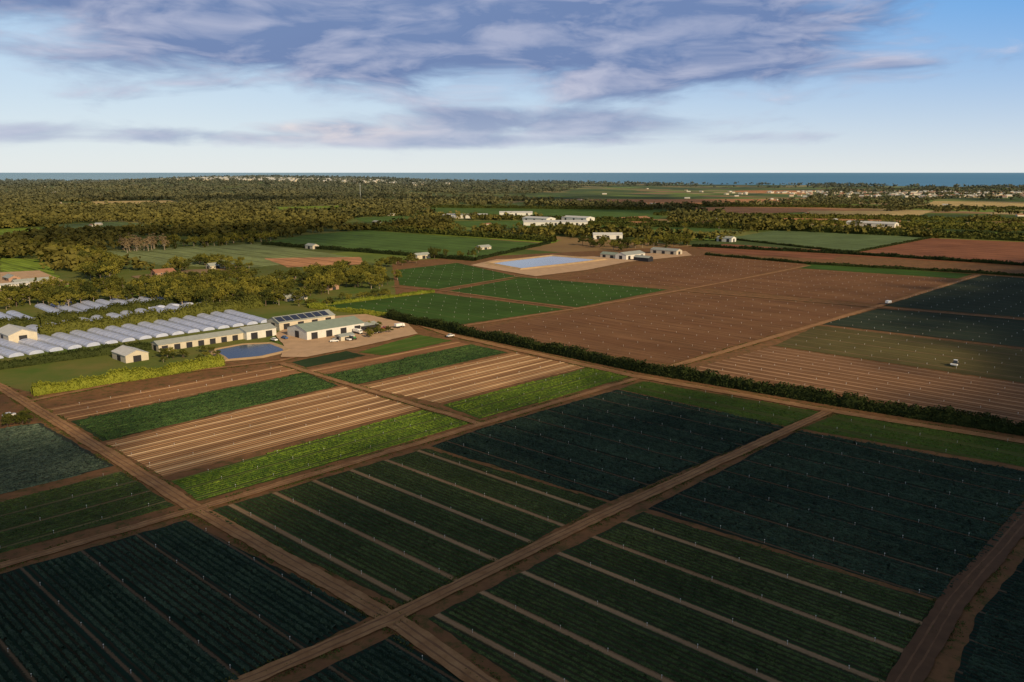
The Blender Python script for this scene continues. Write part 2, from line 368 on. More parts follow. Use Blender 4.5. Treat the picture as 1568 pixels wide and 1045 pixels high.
# roads
road([(-120,540),(0,592),(45,620),(300,780),(598,948),(760,1060)],4.6)
road([(-200,922),(0,868),(300,781),(735,651),(975,580)],3.2)
road([(300,1075),(400,1035),(598,948),(900,800),(1270,630)],4.0)
road([(430,557),(560,597),(735,650)],3.2)
road([(40,616),(240,575),(430,553),(610,506)],3.0)
road([(1350,1100),(1455,925),(1568,795),(1700,640)],5.5,darkTrack)
road([(560,478),(640,497),(690,514),(972,577),(1270,630),(1720,702)],4.6)
road([(1030,562),(1250,498),(1340,471),(1500,422)],4.0)
road([(690,503),(880,474),(1045,445),(1160,423),(1240,407)],3.4)
road([(600,440),(672,445),(880,473)],2.5)
road([(1040,446),(1340,471),(1640,497)],2.2)
road([(672,444),(800,423),(920,402),(990,393)],2.6)
wV,wF=leaf_quads(np.array(weedC),.16); obj_np('verge_weeds',wV,wF,[leafmat('weed_leaf',(.035,.055,.012),(.17,.17,.04),.3,1.2)])
yardM=plain('yard_gravel',(.46,.31,.19),.95,.35,.15)
sheet('farm_yard',G([(420,513),(470,488),(560,482),(625,497),(640,512),(560,530),(470,548),(430,548),(435,530)]),yardM)
sheet('farm_yard',G([(200,424),(290,414),(370,411),(385,418),(300,424),(220,431)]),plain('earth_yard',(.22,.15,.08),.95,.4,.1))
sheet('farm_yard',G([(0,418),(60,415),(110,436),(40,446),(0,448)]),yardM)
sheet('farm_yard',G([(720,407),(760,398),(920,393),(1050,385),(1060,392),(960,402),(900,414),(820,424)]),yardM)

# ---------------- ponds
waterM,n,b=newmat('pond_water',.12,.25); P,x,y,z=n.pos()
n.set(b.inputs['Base Color'],(.02,.035,.055)); bp=n.new('ShaderNodeBump'); bp.inputs['Strength'].default_value=.15; bp.inputs['Distance'].default_value=.05
n.set(bp.inputs['Height'],n.noise(P,1.2,3)); n.set(b.inputs['Normal'],bp.outputs[0])
bankM=plain('earth_bank',(.42,.29,.16),.95,.3,.2)
paleWaterM=plain('sky_pale_water',(.34,.37,.40),.12,.08,.05,.5)  # pale sky reflection put into the water colour
def pond(name,outl,bw,bh,wm=None):
    poly=np.array(G(outl)); c=poly.mean(0)
    poly=np.array(densify([tuple(p) for p in poly],4,.3)); k=len(poly)
    def off(d,z):
        r=[]
        for p in poly:
            v=p-c; r.append((*(p+v/np.linalg.norm(v)*d),z))
        return r
    V=off(bw,.03)+off(bw*.5,bh)+off(bw*.3,bh)+off(-bw*.1,bh*.3)
    Fc=[]
    for r in range(3):
        for i in range(k): Fc.append([r*k+i,r*k+(i+1)%k,(r+1)*k+(i+1)%k,(r+1)*k+i])
    o=obj_py(name,V,Fc,[bankM])
    obj_py('water',[(p[0],p[1],bh*.45) for p in off(0,0)],[list(range(k))],[wm or waterM],parent=o)
pond('farm_pond',[(330,537),(372,529),(412,527),(437,537),(400,546),(350,551)],4,.6)
pond('reservoir',[(752,404),(845,393),(920,399),(800,413)],9,1.6,paleWaterM)

# ---------------- foliage
def tube(p0,p1,r0,r1,k=6):
    p0=np.array(p0,float);p1=np.array(p1,float); d=(p1-p0)/np.linalg.norm(p1-p0)
    a=np.cross(d,[.3,.9,.1]); a/=np.linalg.norm(a); b=np.cross(d,a)
    an=np.arange(k)*2*math.pi/k; ring=np.cos(an)[:,None]*a+np.sin(an)[:,None]*b
    V=np.concatenate([p0+ring*r0,p1+ring*r1]); i=np.arange(k)
    return V,np.stack([i,(i+1)%k,(i+1)%k+k,i+k],1)
bark=plain('bark',(.12,.09,.065),.9,.3,2)
barkP=plain('pale_bark',(.30,.25,.19),.9,.3,2)
gumL=leafmat('gum_leaf',(.030,.042,.008),(.24,.22,.035),.12,.9)
darkL=leafmat('cypress_leaf',(.016,.027,.007),(.12,.125,.022),.12,.9)
paleL=leafmat('dry_leaf',(.18,.13,.07),(.36,.27,.15),.12,.9)
def tree_mesh(name,Ht,R,style,lm,bm):
    parts=[];mi=[];off=0
    def add(V,Fq,m):
        nonlocal off
        parts.append((V,Fq+off)); mi.extend([m]*len(Fq)); off+=len(V)
    lean=rng.uniform(-.05,.05,2)*Ht
    top=(lean[0],lean[1],Ht*(.5 if style!='cypress' else .9))
    add(*tube((0,0,-.1),top,.035*Ht,.012*Ht),0)
    cl=[]
    if style=='cypress':
        for q in range(26):
            h=rng.uniform(.12,1); r=R*(1-h)**.6*rng.uniform(.3,1); a=rng.uniform(0,6.28)
            cl.append((r*math.cos(a),r*math.sin(a),h*Ht*.97,R*.38*(1.15-h)))
    else:
        nl=7
        for q in range(nl):
            a=q*6.28/nl+rng.uniform(-.4,.4); r=R*rng.uniform(.45,.85); h=Ht*rng.uniform(.42,.8)
            s=rng.uniform(.5,.95); st=(lean[0]*s,lean[1]*s,top[2]*s); en=(r*math.cos(a),r*math.sin(a),h)
            add(*tube(st,en,.014*Ht,.004*Ht,5),0)
            for w in range(3): cl.append((en[0]+rng.normal()*R*.25,en[1]+rng.normal()*R*.25,max(R*.25,en[2]+rng.normal()*Ht*.1),R*rng.uniform(.22,.38)))
        for w in range(5): cl.append((rng.normal()*R*.3,rng.normal()*R*.3,Ht*rng.uniform(.68,.93),R*rng.uniform(.24,.36)))
    for cx,cy,cz,r in cl:
        n=42; d=rng.normal(size=(n,3)); d/=np.linalg.norm(d,axis=1)[:,None]; d*= (rng.random(n)**.4)[:,None]*r*np.array([1,1,.75])
        V,Fq=leaf_quads(np.array([cx,cy,cz])+d,Ht*(.032 if style!='bare' else .016)); add(V,Fq,1)
    V=np.concatenate([p[0] for p in parts]); Fq=np.concatenate([p[1] for p in parts])
    return mesh_np(name,V,Fq,[bm,lm],mi)
TM={'gum_tree':[tree_mesh('gum_tree',10,rng.uniform(4.2,5.6),'gum',gumL,barkP) for _ in range(4)],
    'cypress_tree':[tree_mesh('cypress_tree',10,rng.uniform(2.2,3.4),'cypress',darkL,bark) for _ in range(3)],
    'paperbark_tree':[tree_mesh('paperbark_tree',10,4.8,'gum',darkL,bark) for _ in range(2)],
    'bare_poplar':[tree_mesh('bare_poplar',10,2.4,'bare',paleL,barkP) for _ in range(2)]}
def tree(kind,x,y,h):
    o=link(bpy.data.objects.new(kind,random.choice(TM[kind]))); o.location=(x,y,0); s=h/10
    o.scale=(s*random.uniform(.85,1.25),s*random.uniform(.85,1.25),s); o.rotation_euler[2]=random.uniform(0,6.28)
def inside(p,poly):
    x,y=p; r=False; k=len(poly)
    for i in range(k):
        a=poly[i];b=poly[(i+1)%k]
        if (a[1]>y)!=(b[1]>y) and x<(b[0]-a[0])*(y-a[1])/(b[1]-a[1])+a[0]: r=not r
    return r
def grove(outl,n,kinds,h0,h1):
    poly=G(outl); X=[p[0] for p in poly];Y=[p[1] for p in poly]; c=0;t=0
    while c<n and t<n*60:
        t+=1; p=(random.uniform(min(X),max(X)),random.uniform(min(Y),max(Y)))
        if inside(p,poly): tree(random.choice(kinds),*p,random.uniform(h0,h1)); c+=1
GUM=['gum_tree','gum_tree','paperbark_tree']; MIX=['gum_tree','paperbark_tree','cypress_tree','gum_tree']
grove([(375,458),(430,428),(540,412),(612,428),(605,444),(520,446),(470,463),(400,474)],120,GUM,7,12)
grove([(240,442),(360,436),(430,442),(400,466),(300,472),(240,464)],105,MIX,7,13)
grove([(0,458),(90,444),(240,447),(240,464),(60,476),(0,478)],80,MIX,7,13)
grove([(84,398),(140,390),(190,418),(180,442),(120,428)],34,MIX,10,16)
grove([(-30,376),(90,370),(130,387),(70,396),(-30,394)],60,GUM,9,14)
grove([(180,380),(250,376),(255,384),(190,388)],26,['bare_poplar'],12,17)
grove([(270,402),(370,398),(390,414),(240,418)],40,GUM,6,10)
grove([(200,430),(380,420),(400,428),(210,440)],40,GUM,5,9)
grove([(255,374),(400,362),(420,372),(350,379),(260,383)],60,MIX,8,13)
grove([(560,405),(640,398),(650,404),(580,412)],16,GUM,5,8)
grove([(440,470),(560,455),(600,452),(590,458),(500,468)],18,GUM,3.5,6)
grove([(535,505),(590,500),(610,508),(560,520)],12,GUM,3,5)
grove([(235,545),(330,538),(340,550),(250,560)],14,['paperbark_tree','gum_tree'],3,5)
grove([(0,645),(40,638),(50,650),(10,660)],12,['paperbark_tree'],2.5,4)
grove([(890,376),(1050,368),(1060,377),(930,386)],50,MIX,7,13)
grove([(640,388),(740,386),(760,394),(660,398)],14,MIX,5,9)
grove([(700,352),(900,350),(1000,360),(880,366)],60,MIX,8,13)
grove([(1000,352),(1200,343),(1400,350),(1180,352)],50,MIX,8,13)
def hedge(name,pts,h,w,lm,dens=22,ls=.3):
    pts=[np.array(p) for p in pts]; C=[];VV=[];FF=[];base=0
    for a,b in zip(pts[:-1],pts[1:]):
        L=np.linalg.norm(b-a); d=(b-a)/L; nn=np.array([-d[1],d[0]]); n=int(L/1.2)+2
        t=np.linspace(0,L,n); hh=h*(.8+.3*rng.random(n)+.14*np.sin(t*.13+rng.random()*6)+.08*np.sin(t*.41)); P=np.zeros((n,5,3))
        for c,(o,z) in enumerate(((-.42,0),(-.45,.7),(0,.95),(.45,.7),(.42,0))):
            P[:,c,:2]=a+t[:,None]*d+((o*w)*rng.uniform(.8,1.1,n))[:,None]*nn; P[:,c,2]=z*hh
        idx=np.arange(n-1)[:,None]*5+base; VV.append(P.reshape(-1,3)); base+=n*5
        FF.append(np.concatenate([idx+np.array([[c,c+5,c+6,c+1]]) for c in range(4)]))
        m=int(L*dens); tt=rng.uniform(0,L,m); hi=np.interp(tt,t,hh); u=rng.uniform(-1,1,m); zz=rng.random(m)
        side=rng.random(m)<.6
        off=np.where(side,np.sign(u)*w*.47,u*w*.47)*rng.uniform(.9,1.2,m); z=np.where(side,zz*hi*.95,hi*(.9+.22*rng.random(m)))
        C.append(np.concatenate([a+tt[:,None]*d+off[:,None]*nn,z[:,None]],1))
    V,Fq=leaf_quads(np.concatenate(C),ls)
    V=np.concatenate(VV+[V]); Fq=np.concatenate(FF+[Fq+base])
    return obj_np(name,V,Fq,[lm])
hedgeB=leafmat('sunny_hedge_leaf',(.08,.11,.010),(.25,.26,.030),.2,1.5)
hedgeD=leafmat('windbreak_leaf',(.009,.018,.005),(.042,.055,.012),.15,1.5)
hedge('windbreak_hedge',G([(596,488),(690,508),(985,570),(1290,622),(1720,690)]),4.6,4.6,hedgeD,50,.32)
hedge('hedge',G([(50,606),(200,583),(342,560)]),4.6,4,hedgeB,60,.28)
hedge('hedge',G([(470,471),(665,448)]),2.2,2,hedgeB,20)
hedge('hedge',G([(475,472),(600,486)]),2.6,2.4,hedgeB,20)
hedge('hedge',G([(-60,574),(150,545),(250,533)]),4,3.5,hedgeD,30)
hedge('hedge',G([(60,517),(240,494),(400,470)]),7,5.5,darkL,36,.42)
hedge('hedge',G([(-80,545),(0,535)]),5,4,darkL,30,.4)
hedge('hedge',G([(-80,517),(60,500),(300,462)]),6,5,darkL,30,.4)
hedge('windbreak_hedge',G([(402,375),(728,400)]),4,4,hedgeD,14,.5)
hedge('windbreak_hedge',G([(842,373),(728,399)]),3,3,hedgeD,10,.5)
hedge('windbreak_hedge',G([(1080,391),(1240,405),(1495,419),(1640,428)]),2.5,3,hedgeD,10,.5)
hedge('windbreak_hedge',G([(1060,378),(1300,390),(1640,412)]),3.5,4,hedgeD,10,.6)
hedge('windbreak_hedge',G([(1110,366),(1310,388)]),2,3,hedgeD,8,.6)
hedge('windbreak_hedge',G([(1310,387),(1425,365)]),2,3,hedgeD,8,.6)
for a,bb in [((560,352),(850,371)),((630,352),(690,345)),((1190,353),(1640,373)),((1000,345),(1640,368)),((900,345),(1180,352)),((1380,349),(1640,356)),((0,350),(60,346)),((1100,341),(1640,349)),((1180,334),(1640,341)),((640,333),(1000,340)),((1000,330),(1420,336)),((1020,316),(1640,322)),((640,318),(1000,322))]:
    hedge('windbreak_hedge',G([a,bb]),7,7,darkL,6,1.2)

# ---------------- distant trees (one mass)
def lowtree():
    C=[]
    for k in range(4):
        c=np.array([rng.normal()*.24,rng.normal()*.24,rng.uniform(.35,.8)]); C.append(c+rng.normal(size=(7,3))*.13)
    C=np.concatenate(C); C[:,2]=np.clip(C[:,2],.08,1)
    return leaf_quads(C,.16)
LT=[lowtree() for _ in range(8)]
fars=[];paddocks=[]
for o in bpy.data.objects:
    if o.name.startswith('paddock'):
        vs=[(v.co.x,v.co.y) for v in o.data.vertices][::4]; paddocks.append((min(v[0] for v in vs),max(v[0] for v in vs),min(v[1] for v in vs),max(v[1] for v in vs),vs))
def inpad(x,y):
    for a,b2,c,d,vs in paddocks:
        for sft in (0,50,110):
            yy=y+sft*(1 if y>1300 else .3)
            if a<x<b2 and c<yy<d and inside((x,yy),vs): return True
    return False
def forest(x,y):
    q=mn.noise(Vector((x*.0016,y*.0011,3)))*.9+mn.noise(Vector((x*.006,y*.005,9)))*.7
    r=x/y
    bias=.30 if r<-.2 else (.14 if r<-.02 else -.13)
    if y>3800 and r<.1: bias+=.25
    return q+bias
for _ in range(36000):
    y=math.exp(random.uniform(math.log(760),math.log(6900))); x=random.uniform(-.72,.72)*y
    if y<1150 and x>-.12*y and x<.9*y: continue
    if y<900 and x>-.4*y: continue
    if forest(x,y)+random.uniform(-.25,.25)>0.02 and not inpad(x,y): fars.append((x,y,random.uniform(5,13)*(1+y/9000)))
for _ in range(300):
    y=math.exp(random.uniform(math.log(1150),math.log(5500))); x=random.uniform(-.7,.72)*y
    d=A if random.random()<.5 else B; L=random.uniform(80,450); hh=random.uniform(5,11)
    for k in range(int(L/9)):
        px=x+d[0]*9*k+random.gauss(0,2); py=y+d[1]*9*k+random.gauss(0,2)
        if py>1100 and not inpad(px,py): fars.append((px,py,hh*random.uniform(.8,1.3)))
fa=np.array(fars); fz=np.where(fa[:,1]>2500,hgt(fa[:,0],fa[:,1]),0); ok=fz>-1.0; fa=fa[ok];fz=fz[ok]
VV=[];FF=[];base=0
for k in range(8):
    s=fa[k::8]; zz=fz[k::8]; tv,tf=LT[k]; an=rng.uniform(0,6.28,len(s)); c,sn=np.cos(an),np.sin(an)
    w=s[:,2]*rng.uniform(.9,1.5,len(s))
    Xv=s[:,0][:,None]+(tv[:,0]*c[:,None]-tv[:,1]*sn[:,None])*w[:,None]
    Yv=s[:,1][:,None]+(tv[:,0]*sn[:,None]+tv[:,1]*c[:,None])*w[:,None]
    Zv=zz[:,None]+tv[:,2][None]*s[:,2][:,None]
    VV.append(np.stack([Xv,Yv,Zv],2).reshape(-1,3)); FF.append((tf[None]+(np.arange(len(s))*len(tv))[:,None,None]).reshape(-1,4)+base); base+=len(s)*len(tv)
fm,n,b=newmat('distant_foliage',.8,.05); P,x,y,z=n.pos()
f=n.m('ADD',n.noise(P,.004,3),n.m('MULTIPLY',n.m('SUBTRACT',n.noise(P,.09,3,.7),.5),1.3),clamp=True)
c=n.mix(f,(.018,.028,.009),(.19,.165,.038)); c=n.mix(n.mr(y,1300,7000,0,.7),c,(.10,.15,.19)); n.set(b.inputs['Base Color'],c)  # distance haze put into the foliage colour as a bluish tint
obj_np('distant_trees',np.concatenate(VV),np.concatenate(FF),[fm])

# ---------------- buildings
def metal(name,col,per=.8,rough=.5):
    m,n,b=newmat(name,rough,.3); tc=n.new('ShaderNodeTexCoord'); s=n.new('ShaderNodeSeparateXYZ'); n.set(s.inputs[0],tc.outputs['Object'])
    w=n.m('MULTIPLY_ADD',n.m('SINE',n.m('MULTIPLY',s.outputs[0],2*math.pi/per)),.5,.5)
    f=n.noise(tc.outputs['Object'],.4,4)
    c=n.mix(f,sc(col,.7),sc(col,1.15)); c=n.mix(n.m('MULTIPLY',w,.25),c,sc(col,.6)); n.set(b.inputs['Base Color'],c)
    return m
cream=metal('cream_steel',(.60,.54,.42)); white=metal('white_steel',(.70,.69,.64)); rgrey=metal('grey_roof',(.36,.39,.36)); rgreen=metal('green_grey_roof',(.26,.32,.26))
rwhite=metal('white_roof',(.58,.59,.58)); rred=metal('terracotta_roof',(.36,.17,.10)); brick=plain('brick_wall',(.35,.22,.15),.9,.25,3); dark=plain('dark_opening',(.03,.03,.035),.5,.2)
glass=plain('window_glass',(.05,.07,.09),.1,.1,1,.5); solar=metal('solar_panel',(.03,.04,.08),2.0,.2); rub=plain('tyre_rubber',(.03,.03,.03),.9,.2)
def box(name,c,s,mat,par):
    x,y,z=[q/2 for q in s]; V=[(c[0]+i*x,c[1]+j*y,c[2]+k*z) for k in (-1,1) for i,j in ((-1,-1),(1,-1),(1,1),(-1,1))]
    return obj_py(name,V,[[3,2,1,0],[4,5,6,7],[0,1,5,4],[1,2,6,5],[2,3,7,6],[3,0,4,7]],[mat],parent=par)
def shed(name,u,v,L,W,E,rise,th,roof,wall,doors=2,wins=0,panels=False):
    p=gp(u,v); e=link(bpy.data.objects.new(name,None)); e.location=(p[0],p[1],0); e.rotation_euler[2]=th
    l,w=L/2,W/2
    V=[(-l,-w,0),(l,-w,0),(l,w,0),(-l,w,0),(-l,-w,E),(l,-w,E),(l,w,E),(-l,w,E),(-l,0,E+rise),(l,0,E+rise)]
    obj_py('walls',V,[[0,1,5,4],[2,3,7,6],[1,2,6,9,5],[3,0,4,8,7]],[wall],parent=e)
    o=.35; k=rise/w; t=.12
    ze=E-o*k+.05
    V=[(-l-o,-w-o,ze),(l+o,-w-o,ze),(l+o,0,E+rise+.05),(-l-o,0,E+rise+.05),(l+o,w+o,ze),(-l-o,w+o,ze)]
    V+= [(a,b2,c+t) for a,b2,c in V]
    obj_py('roof',V,[[0,3,2,1],[3,5,4,2],[6,7,8,9],[9,8,10,11],[0,1,7,6],[4,5,11,10],[1,2,8,7],[2,4,10,8],[0,6,9,3],[3,9,11,5]],[roof],parent=e)
    for s in (-1,1):
        for d in range(doors):
            cx=-l+L*(d+.5)/doors; box('door_%d'%(d+1),(cx,s*(w+.03),E*.4),(min(4,L/doors*.5),.06,E*.8),dark,e)
        for d in range(wins):
            cx=-l+L*(d+.2)/wins; box('window_%d'%(d+1),(cx,s*(w+.04),E*.55),(1.4,.06,1.1),glass,e)
    for s in (-1,1): box('end_door',(s*(l+.03),0,E*.42),(.06,min(4,W*.35),E*.84),dark,e)
    box('ridge_cap',(0,0,E+rise+.2),(L+.72,.5,.08),roof,e)
    if panels:
        for d in range(int(L/5)):
            cx=-l+2.5+d*5
            V=[(cx-2.2,-w*.9,E+rise*.1+.3),(cx+2.2,-w*.9,E+rise*.1+.3),(cx+2.2,-w*.12,E+rise*.88+.3),(cx-2.2,-w*.12,E+rise*.88+.3)]
            obj_py('solar_array_%d'%(d+1),V,[[0,1,2,3]],[solar],parent=e)
    return e
shed('farm_shed',200,550,16,11,3.6,2.0,TB,rwhite,cream,1,0)
shed('packing_shed',320,525,58,9,3.6,1.4,TA,rgrey,cream,9,0)
shed('farm_shed',392,515,18,13,4.4,1.6,TA,rgrey,white,2,0)
shed('packing_shed',500,511,38,20,5,2.6,TA,rgreen,white,4,0)
shed('packing_shed',462,498,38,14,4.6,2.4,TA,rgrey,cream,4,0,True)
shed('machinery_shed',560,505,12,8,3.2,1,TA,rgrey,dark,1)
shed('machinery_shed',528,521,9,6,2.8,.8,TA,rgrey,cream,1)
shed('farm_shed',26,520,22,14,4.5,2.5,TB,rwhite,cream,1)
shed('farmhouse',450,459,17,9,2.8,2.0,TA,rgrey,cream,1,4); shed('farmhouse',505,443,12,9,2.8,2.0,TB,rred,brick,1,3)
shed('farmhouse',48,436,26,10,3,2.0,TA,rgrey,cream,1,5); shed('farmhouse',18,430,16,9,3,2,TB,rgrey,brick,1,4); shed('farm_shed',20,441,22,8,3,1,TA,rwhite,white,2)
shed('farmhouse',250,421,18,10,3,2.2,TA,rred,brick,1,4); shed('farmhouse',330,411,15,9,3,2.2,TA,rgrey,cream,1,4); shed('farmhouse',360,413,12,8,3,2,TB,rgrey,brick,1,3)
shed('farm_shed',965,396,34,14,5,2.4,TA,rgrey,white,3); shed('farm_shed',935,395,20,10,4,2,TB,rgreen,cream,2); shed('farm_shed',1020,389,34,12,4.5,2,TB,rgrey,cream,3)
shed('farm_shed',985,400,18,9,4,1.6,TB,rgrey,dark,2)
shed('farm_shed',1112,370,22,12,5,2,TB,rgrey,white,2); shed('farmhouse',740,382,18,9,3,2,TA,rgrey,cream,1,3); shed('farm_shed',645,396,18,9,4,2,TA,rgrey,cream,1)
shed('farm_shed',478,381,16,9,4,2,TB,rgrey,cream,1); shed('farm_shed',400,361,24,12,4,2,TB,rwhite,cream,1)
for u,v,L,W in [(712,334,90,34),(850,345,110,36),(885,338,60,26),(825,339,60,26),(930,366,40,14),(1335,347,80,20),(790,330,70,20)]:
    shed('warehouse',u,v,L,W,6,2.5,TB if u%2 else 0.0,rwhite,white,3)
VV=[];FF=[];mi=[];o=0
def tinyhouse(x,y,z,L,W,h,th,roof):
    global o
    c,s=math.cos(th),math.sin(th); l,w=L/2,W/2
    for a,b2,d in [(-l,-w,0),(l,-w,0),(l,w,0),(-l,w,0),(-l,-w,h),(l,-w,h),(l,w,h),(-l,w,h),(-l,0,h*1.6),(l,0,h*1.6)]: VV.append((x+a*c-b2*s,y+a*s+b2*c,z+d))
    for f,m_ in [([0,1,5,4],0),([2,3,7,6],0),([1,2,6,9,5],0),([3,0,4,8,7],0),([4,5,9,8],roof),([6,7,8,9],roof)]: FF.append([q+o for q in f]); mi.append(m_)
    o+=10
for _ in range(65):
    y=math.exp(random.uniform(math.log(1400),math.log(4500))); x=random.uniform(-.68,.7)*y
    tinyhouse(x,y,float(hgt(x,y)) if y>2500 else 0,random.uniform(10,20),random.uniform(7,10),2.8,random.choice([TA,TB,0]),random.choice([1,2,3]))
for _ in range(560):
    y=random.uniform(3000,3900); x=random.choice([random.gauss(2050,330),random.gauss(1500,250),random.gauss(2300,200)]); tinyhouse(x,y,float(hgt(x,y)),random.uniform(12,26),11,4,random.choice([TA,TB,0]),random.choice([1,2,3]))
for _ in range(600):
    y=random.uniform(4700,5500); x=random.gauss(-1550,420); tinyhouse(x,y,float(hgt(x,y)),random.uniform(16,32),14,7,random.choice([TA,TB,0]),random.choice([1,2]))
obj_py('distant_houses',VV,FF,[cream,rwhite,rgrey,rred],mi)
p=gp(552,306); V1,F1=tube((p[0],p[1],0),(p[0],p[1],55),1.6,.7,6); V2,F2=tube((p[0],p[1],44),(p[0],p[1],47),2.6,2.6,6)
obj_np('radio_mast',np.concatenate([V1,V2]),np.concatenate([F1,F2+len(V1)]),[rgrey])

# ---------------- polytunnels
film,n,b=newmat('tunnel_film',.35,.4); P,x,y,z=n.pos()
n.set(b.inputs['Base Color'],n.mix(n.noise(P,.35,4),(.28,.34,.54),(.60,.66,.84)))  # bluish sky reflection put into the film colour
hoop=plain('hoop_steel',(.35,.37,.40),.5,.1)
def tunnel(p0,p1,w,h):
    p0=np.array(p0);p1=np.array(p1); d=unit(p0,p1); nn=np.array([-d[1],d[0]]); L=np.linalg.norm(p1-p0); nseg=int(L/2.5)+1
    an=np.linspace(0,math.pi,10); V=[];Fc=[];mi=[]
    for i in range(nseg+1):
        c=p0+d*L*i/nseg; sag=random.uniform(.95,1.04)
        for a in an: V.append((*(c+nn*math.cos(a)*w/2),math.sin(a)**.8*h*sag if 0<a<math.pi-.001 else .02))
    for i in range(nseg):
        for j in range(9): q=i*10+j; Fc.append([q,q+1,q+11,q+10]); mi.append(0)
    for i in range(0,nseg+1,2):
        c=p0+d*L*i/nseg; o0=len(V)
        for a in an:
            for t in (-.12,.12): V.append((*(c+d*t+nn*math.cos(a)*(w/2+.06)),(math.sin(a)**.8 if 0<a<math.pi-.001 else 0)*(h*1.03)+.08))
        for j in range(9): q=o0+j*2; Fc.append([q,q+2,q+3,q+1]); mi.append(1)
    Fc.append(list(range(10))); mi.append(0)
    return obj_py('polytunnel',V,Fc,[film,hoop],mi)
def block(a,b,c,d,w):
    a,b,c,d=[np.array(gp(*q)) for q in (a,b,c,d)]; L=np.linalg.norm(b-a); n=int(L/w)
    for i in range(n):
        t=(i+.5)/n; tunnel(a+(b-a)*t,d+(c-d)*t,w*.80,2.0)
block((-90,562),(418,493),(318,466),(-220,518),9)
block((92,488),(300,467),(250,456),(50,470),9)
block((-110,511),(62,492),(28,479),(-130,495),8)

# ---------------- vehicles
wp=plain('white_paint',(.8,.8,.78),.3,.05,1,.5); bp_=plain('blue_paint',(.05,.12,.3),.3,.05,1,.5); rp=plain('red_paint',(.45,.06,.04),.35,.08,1,.5); gpn=plain('green_paint',(.05,.22,.07),.35,.08,1,.5)
def wheel(par,x,y,r,w=.25):
    V,Fq=tube((x,y-w/2,r),(x,y+w/2,r),r,r,14); k=14
    obj_py('wheel',V,[list(f) for f in Fq]+[list(range(k))[::-1],list(range(k,2*k))],[rub],parent=par)
def prism(name,prof,w,mat,par):
    k=len(prof); V=[(x,-w/2,z) for x,z in prof]+[(x,w/2,z) for x,z in prof]
    ob=obj_py(name,V,[list(range(k)),list(range(2*k-1,k-1,-1))]+[[i,i+k,(i+1)%k+k,(i+1)%k] for i in range(k)],[mat],parent=par)
    md=ob.modifiers.new('bevel','BEVEL'); md.width=.06; md.segments=2
    return ob
def vehicle(kind,u,v,th,paint):
    p=gp(u,v); e=link(bpy.data.objects.new(kind,None)); e.location=(p[0],p[1],ZL[0]+.02); e.rotation_euler[2]=th
    if kind=='tractor':
        prism('bonnet',[(.3,.8),(.3,1.7),(2.0,1.6),(2.1,.8)],.9,paint,e); prism('cab',[(-1.2,.9),(-1.1,2.6),(.1,2.6),(.35,.9)],1.5,glass,e)
        box('cab_roof',(-.5,0,2.68),(1.5,1.6,.14),wp,e)
        for s in (-.9,.9): wheel(e,-.8,s,.85,.45); wheel(e,1.6,s,.5,.3)
        prism('implement',[(-3.2,.5),(-3.2,1.1),(-1.6,1.1),(-1.6,.5)],3.0,wp,e)
    elif kind=='farm_truck':
        prism('cab',[(1.6,.6),(1.6,2.4),(2.7,2.4),(3.2,1.5),(3.3,.6)],2.1,paint,e); prism('windscreen',[(2.72,2.2),(2.78,2.25),(3.2,1.55),(3.15,1.5)],1.8,glass,e)
        box('tray',(-.9,0,1.1),(4.8,2.2,.2),hoop,e); prism('load',[(-3.2,1.22),(-3.2,2.6),(1.3,2.6),(1.3,1.22)],2.15,paint,e)
        for s in (-.95,.95): wheel(e,2.3,s,.5); wheel(e,-2.0,s,.5); wheel(e,-.9,s,.5)
    else:
        prism('body',[(-2.3,.4),(-2.3,1.0),(-1.0,1.08),(1.0,1.05),(2.2,.9),(2.3,.4)],1.8,paint,e)
        prism('cabin_glass',[(-1.5,1.05),(-1.1,1.5),(.5,1.5),(1.1,1.05)],1.6,glass,e); box('cabin_roof',(-.3,0,1.56),(1.6,1.55,.1),paint,e)
        for s in (-.8,.8): wheel(e,1.45,s,.36); wheel(e,-1.4,s,.36)
vehicle('parked_car',690,517,TA,wp); vehicle('farm_truck',1360,467,TA,wp); vehicle('tractor',1463,561,TA,wp)
for u,v,k,pt in [(420,523,'parked_car',wp),(436,520,'parked_car',bp_),(548,512,'farm_truck',wp),(575,512,'parked_car',wp),(590,505,'parked_car',rp),(540,522,'tractor',gpn),(512,525,'parked_car',wp),(612,503,'farm_truck',wp),(15,640,'parked_car',wp)]:
    vehicle(k,u,v,random.choice([TA,TB,.3]),pt)

# ---------------- sprinkler posts
VV=[];FF=[];o=0
for (x,y) in SPR:
    d=math.hypot(x,y); r=.035 if d<350 else .05; h=.85*random.uniform(.8,1.15)
    for zz,q in ((0,r),(h*.8,r),(h*.8,r*2.4),(h,r*1.8)):
        for i,j in ((-1,-1),(1,-1),(1,1),(-1,1)): VV.append((x+i*q,y+j*q,zz+.03))
    for l in range(3):
        for i in range(4): FF.append([o+l*4+i,o+l*4+(i+1)%4,o+l*4+4+(i+1)%4,o+l*4+4+i])
    FF.append([o+12,o+13,o+14,o+15]); o+=16
obj_np('sprinkler_posts',VV,FF,[plain('sprinkler_white',(.75,.74,.70),.6,.05)])

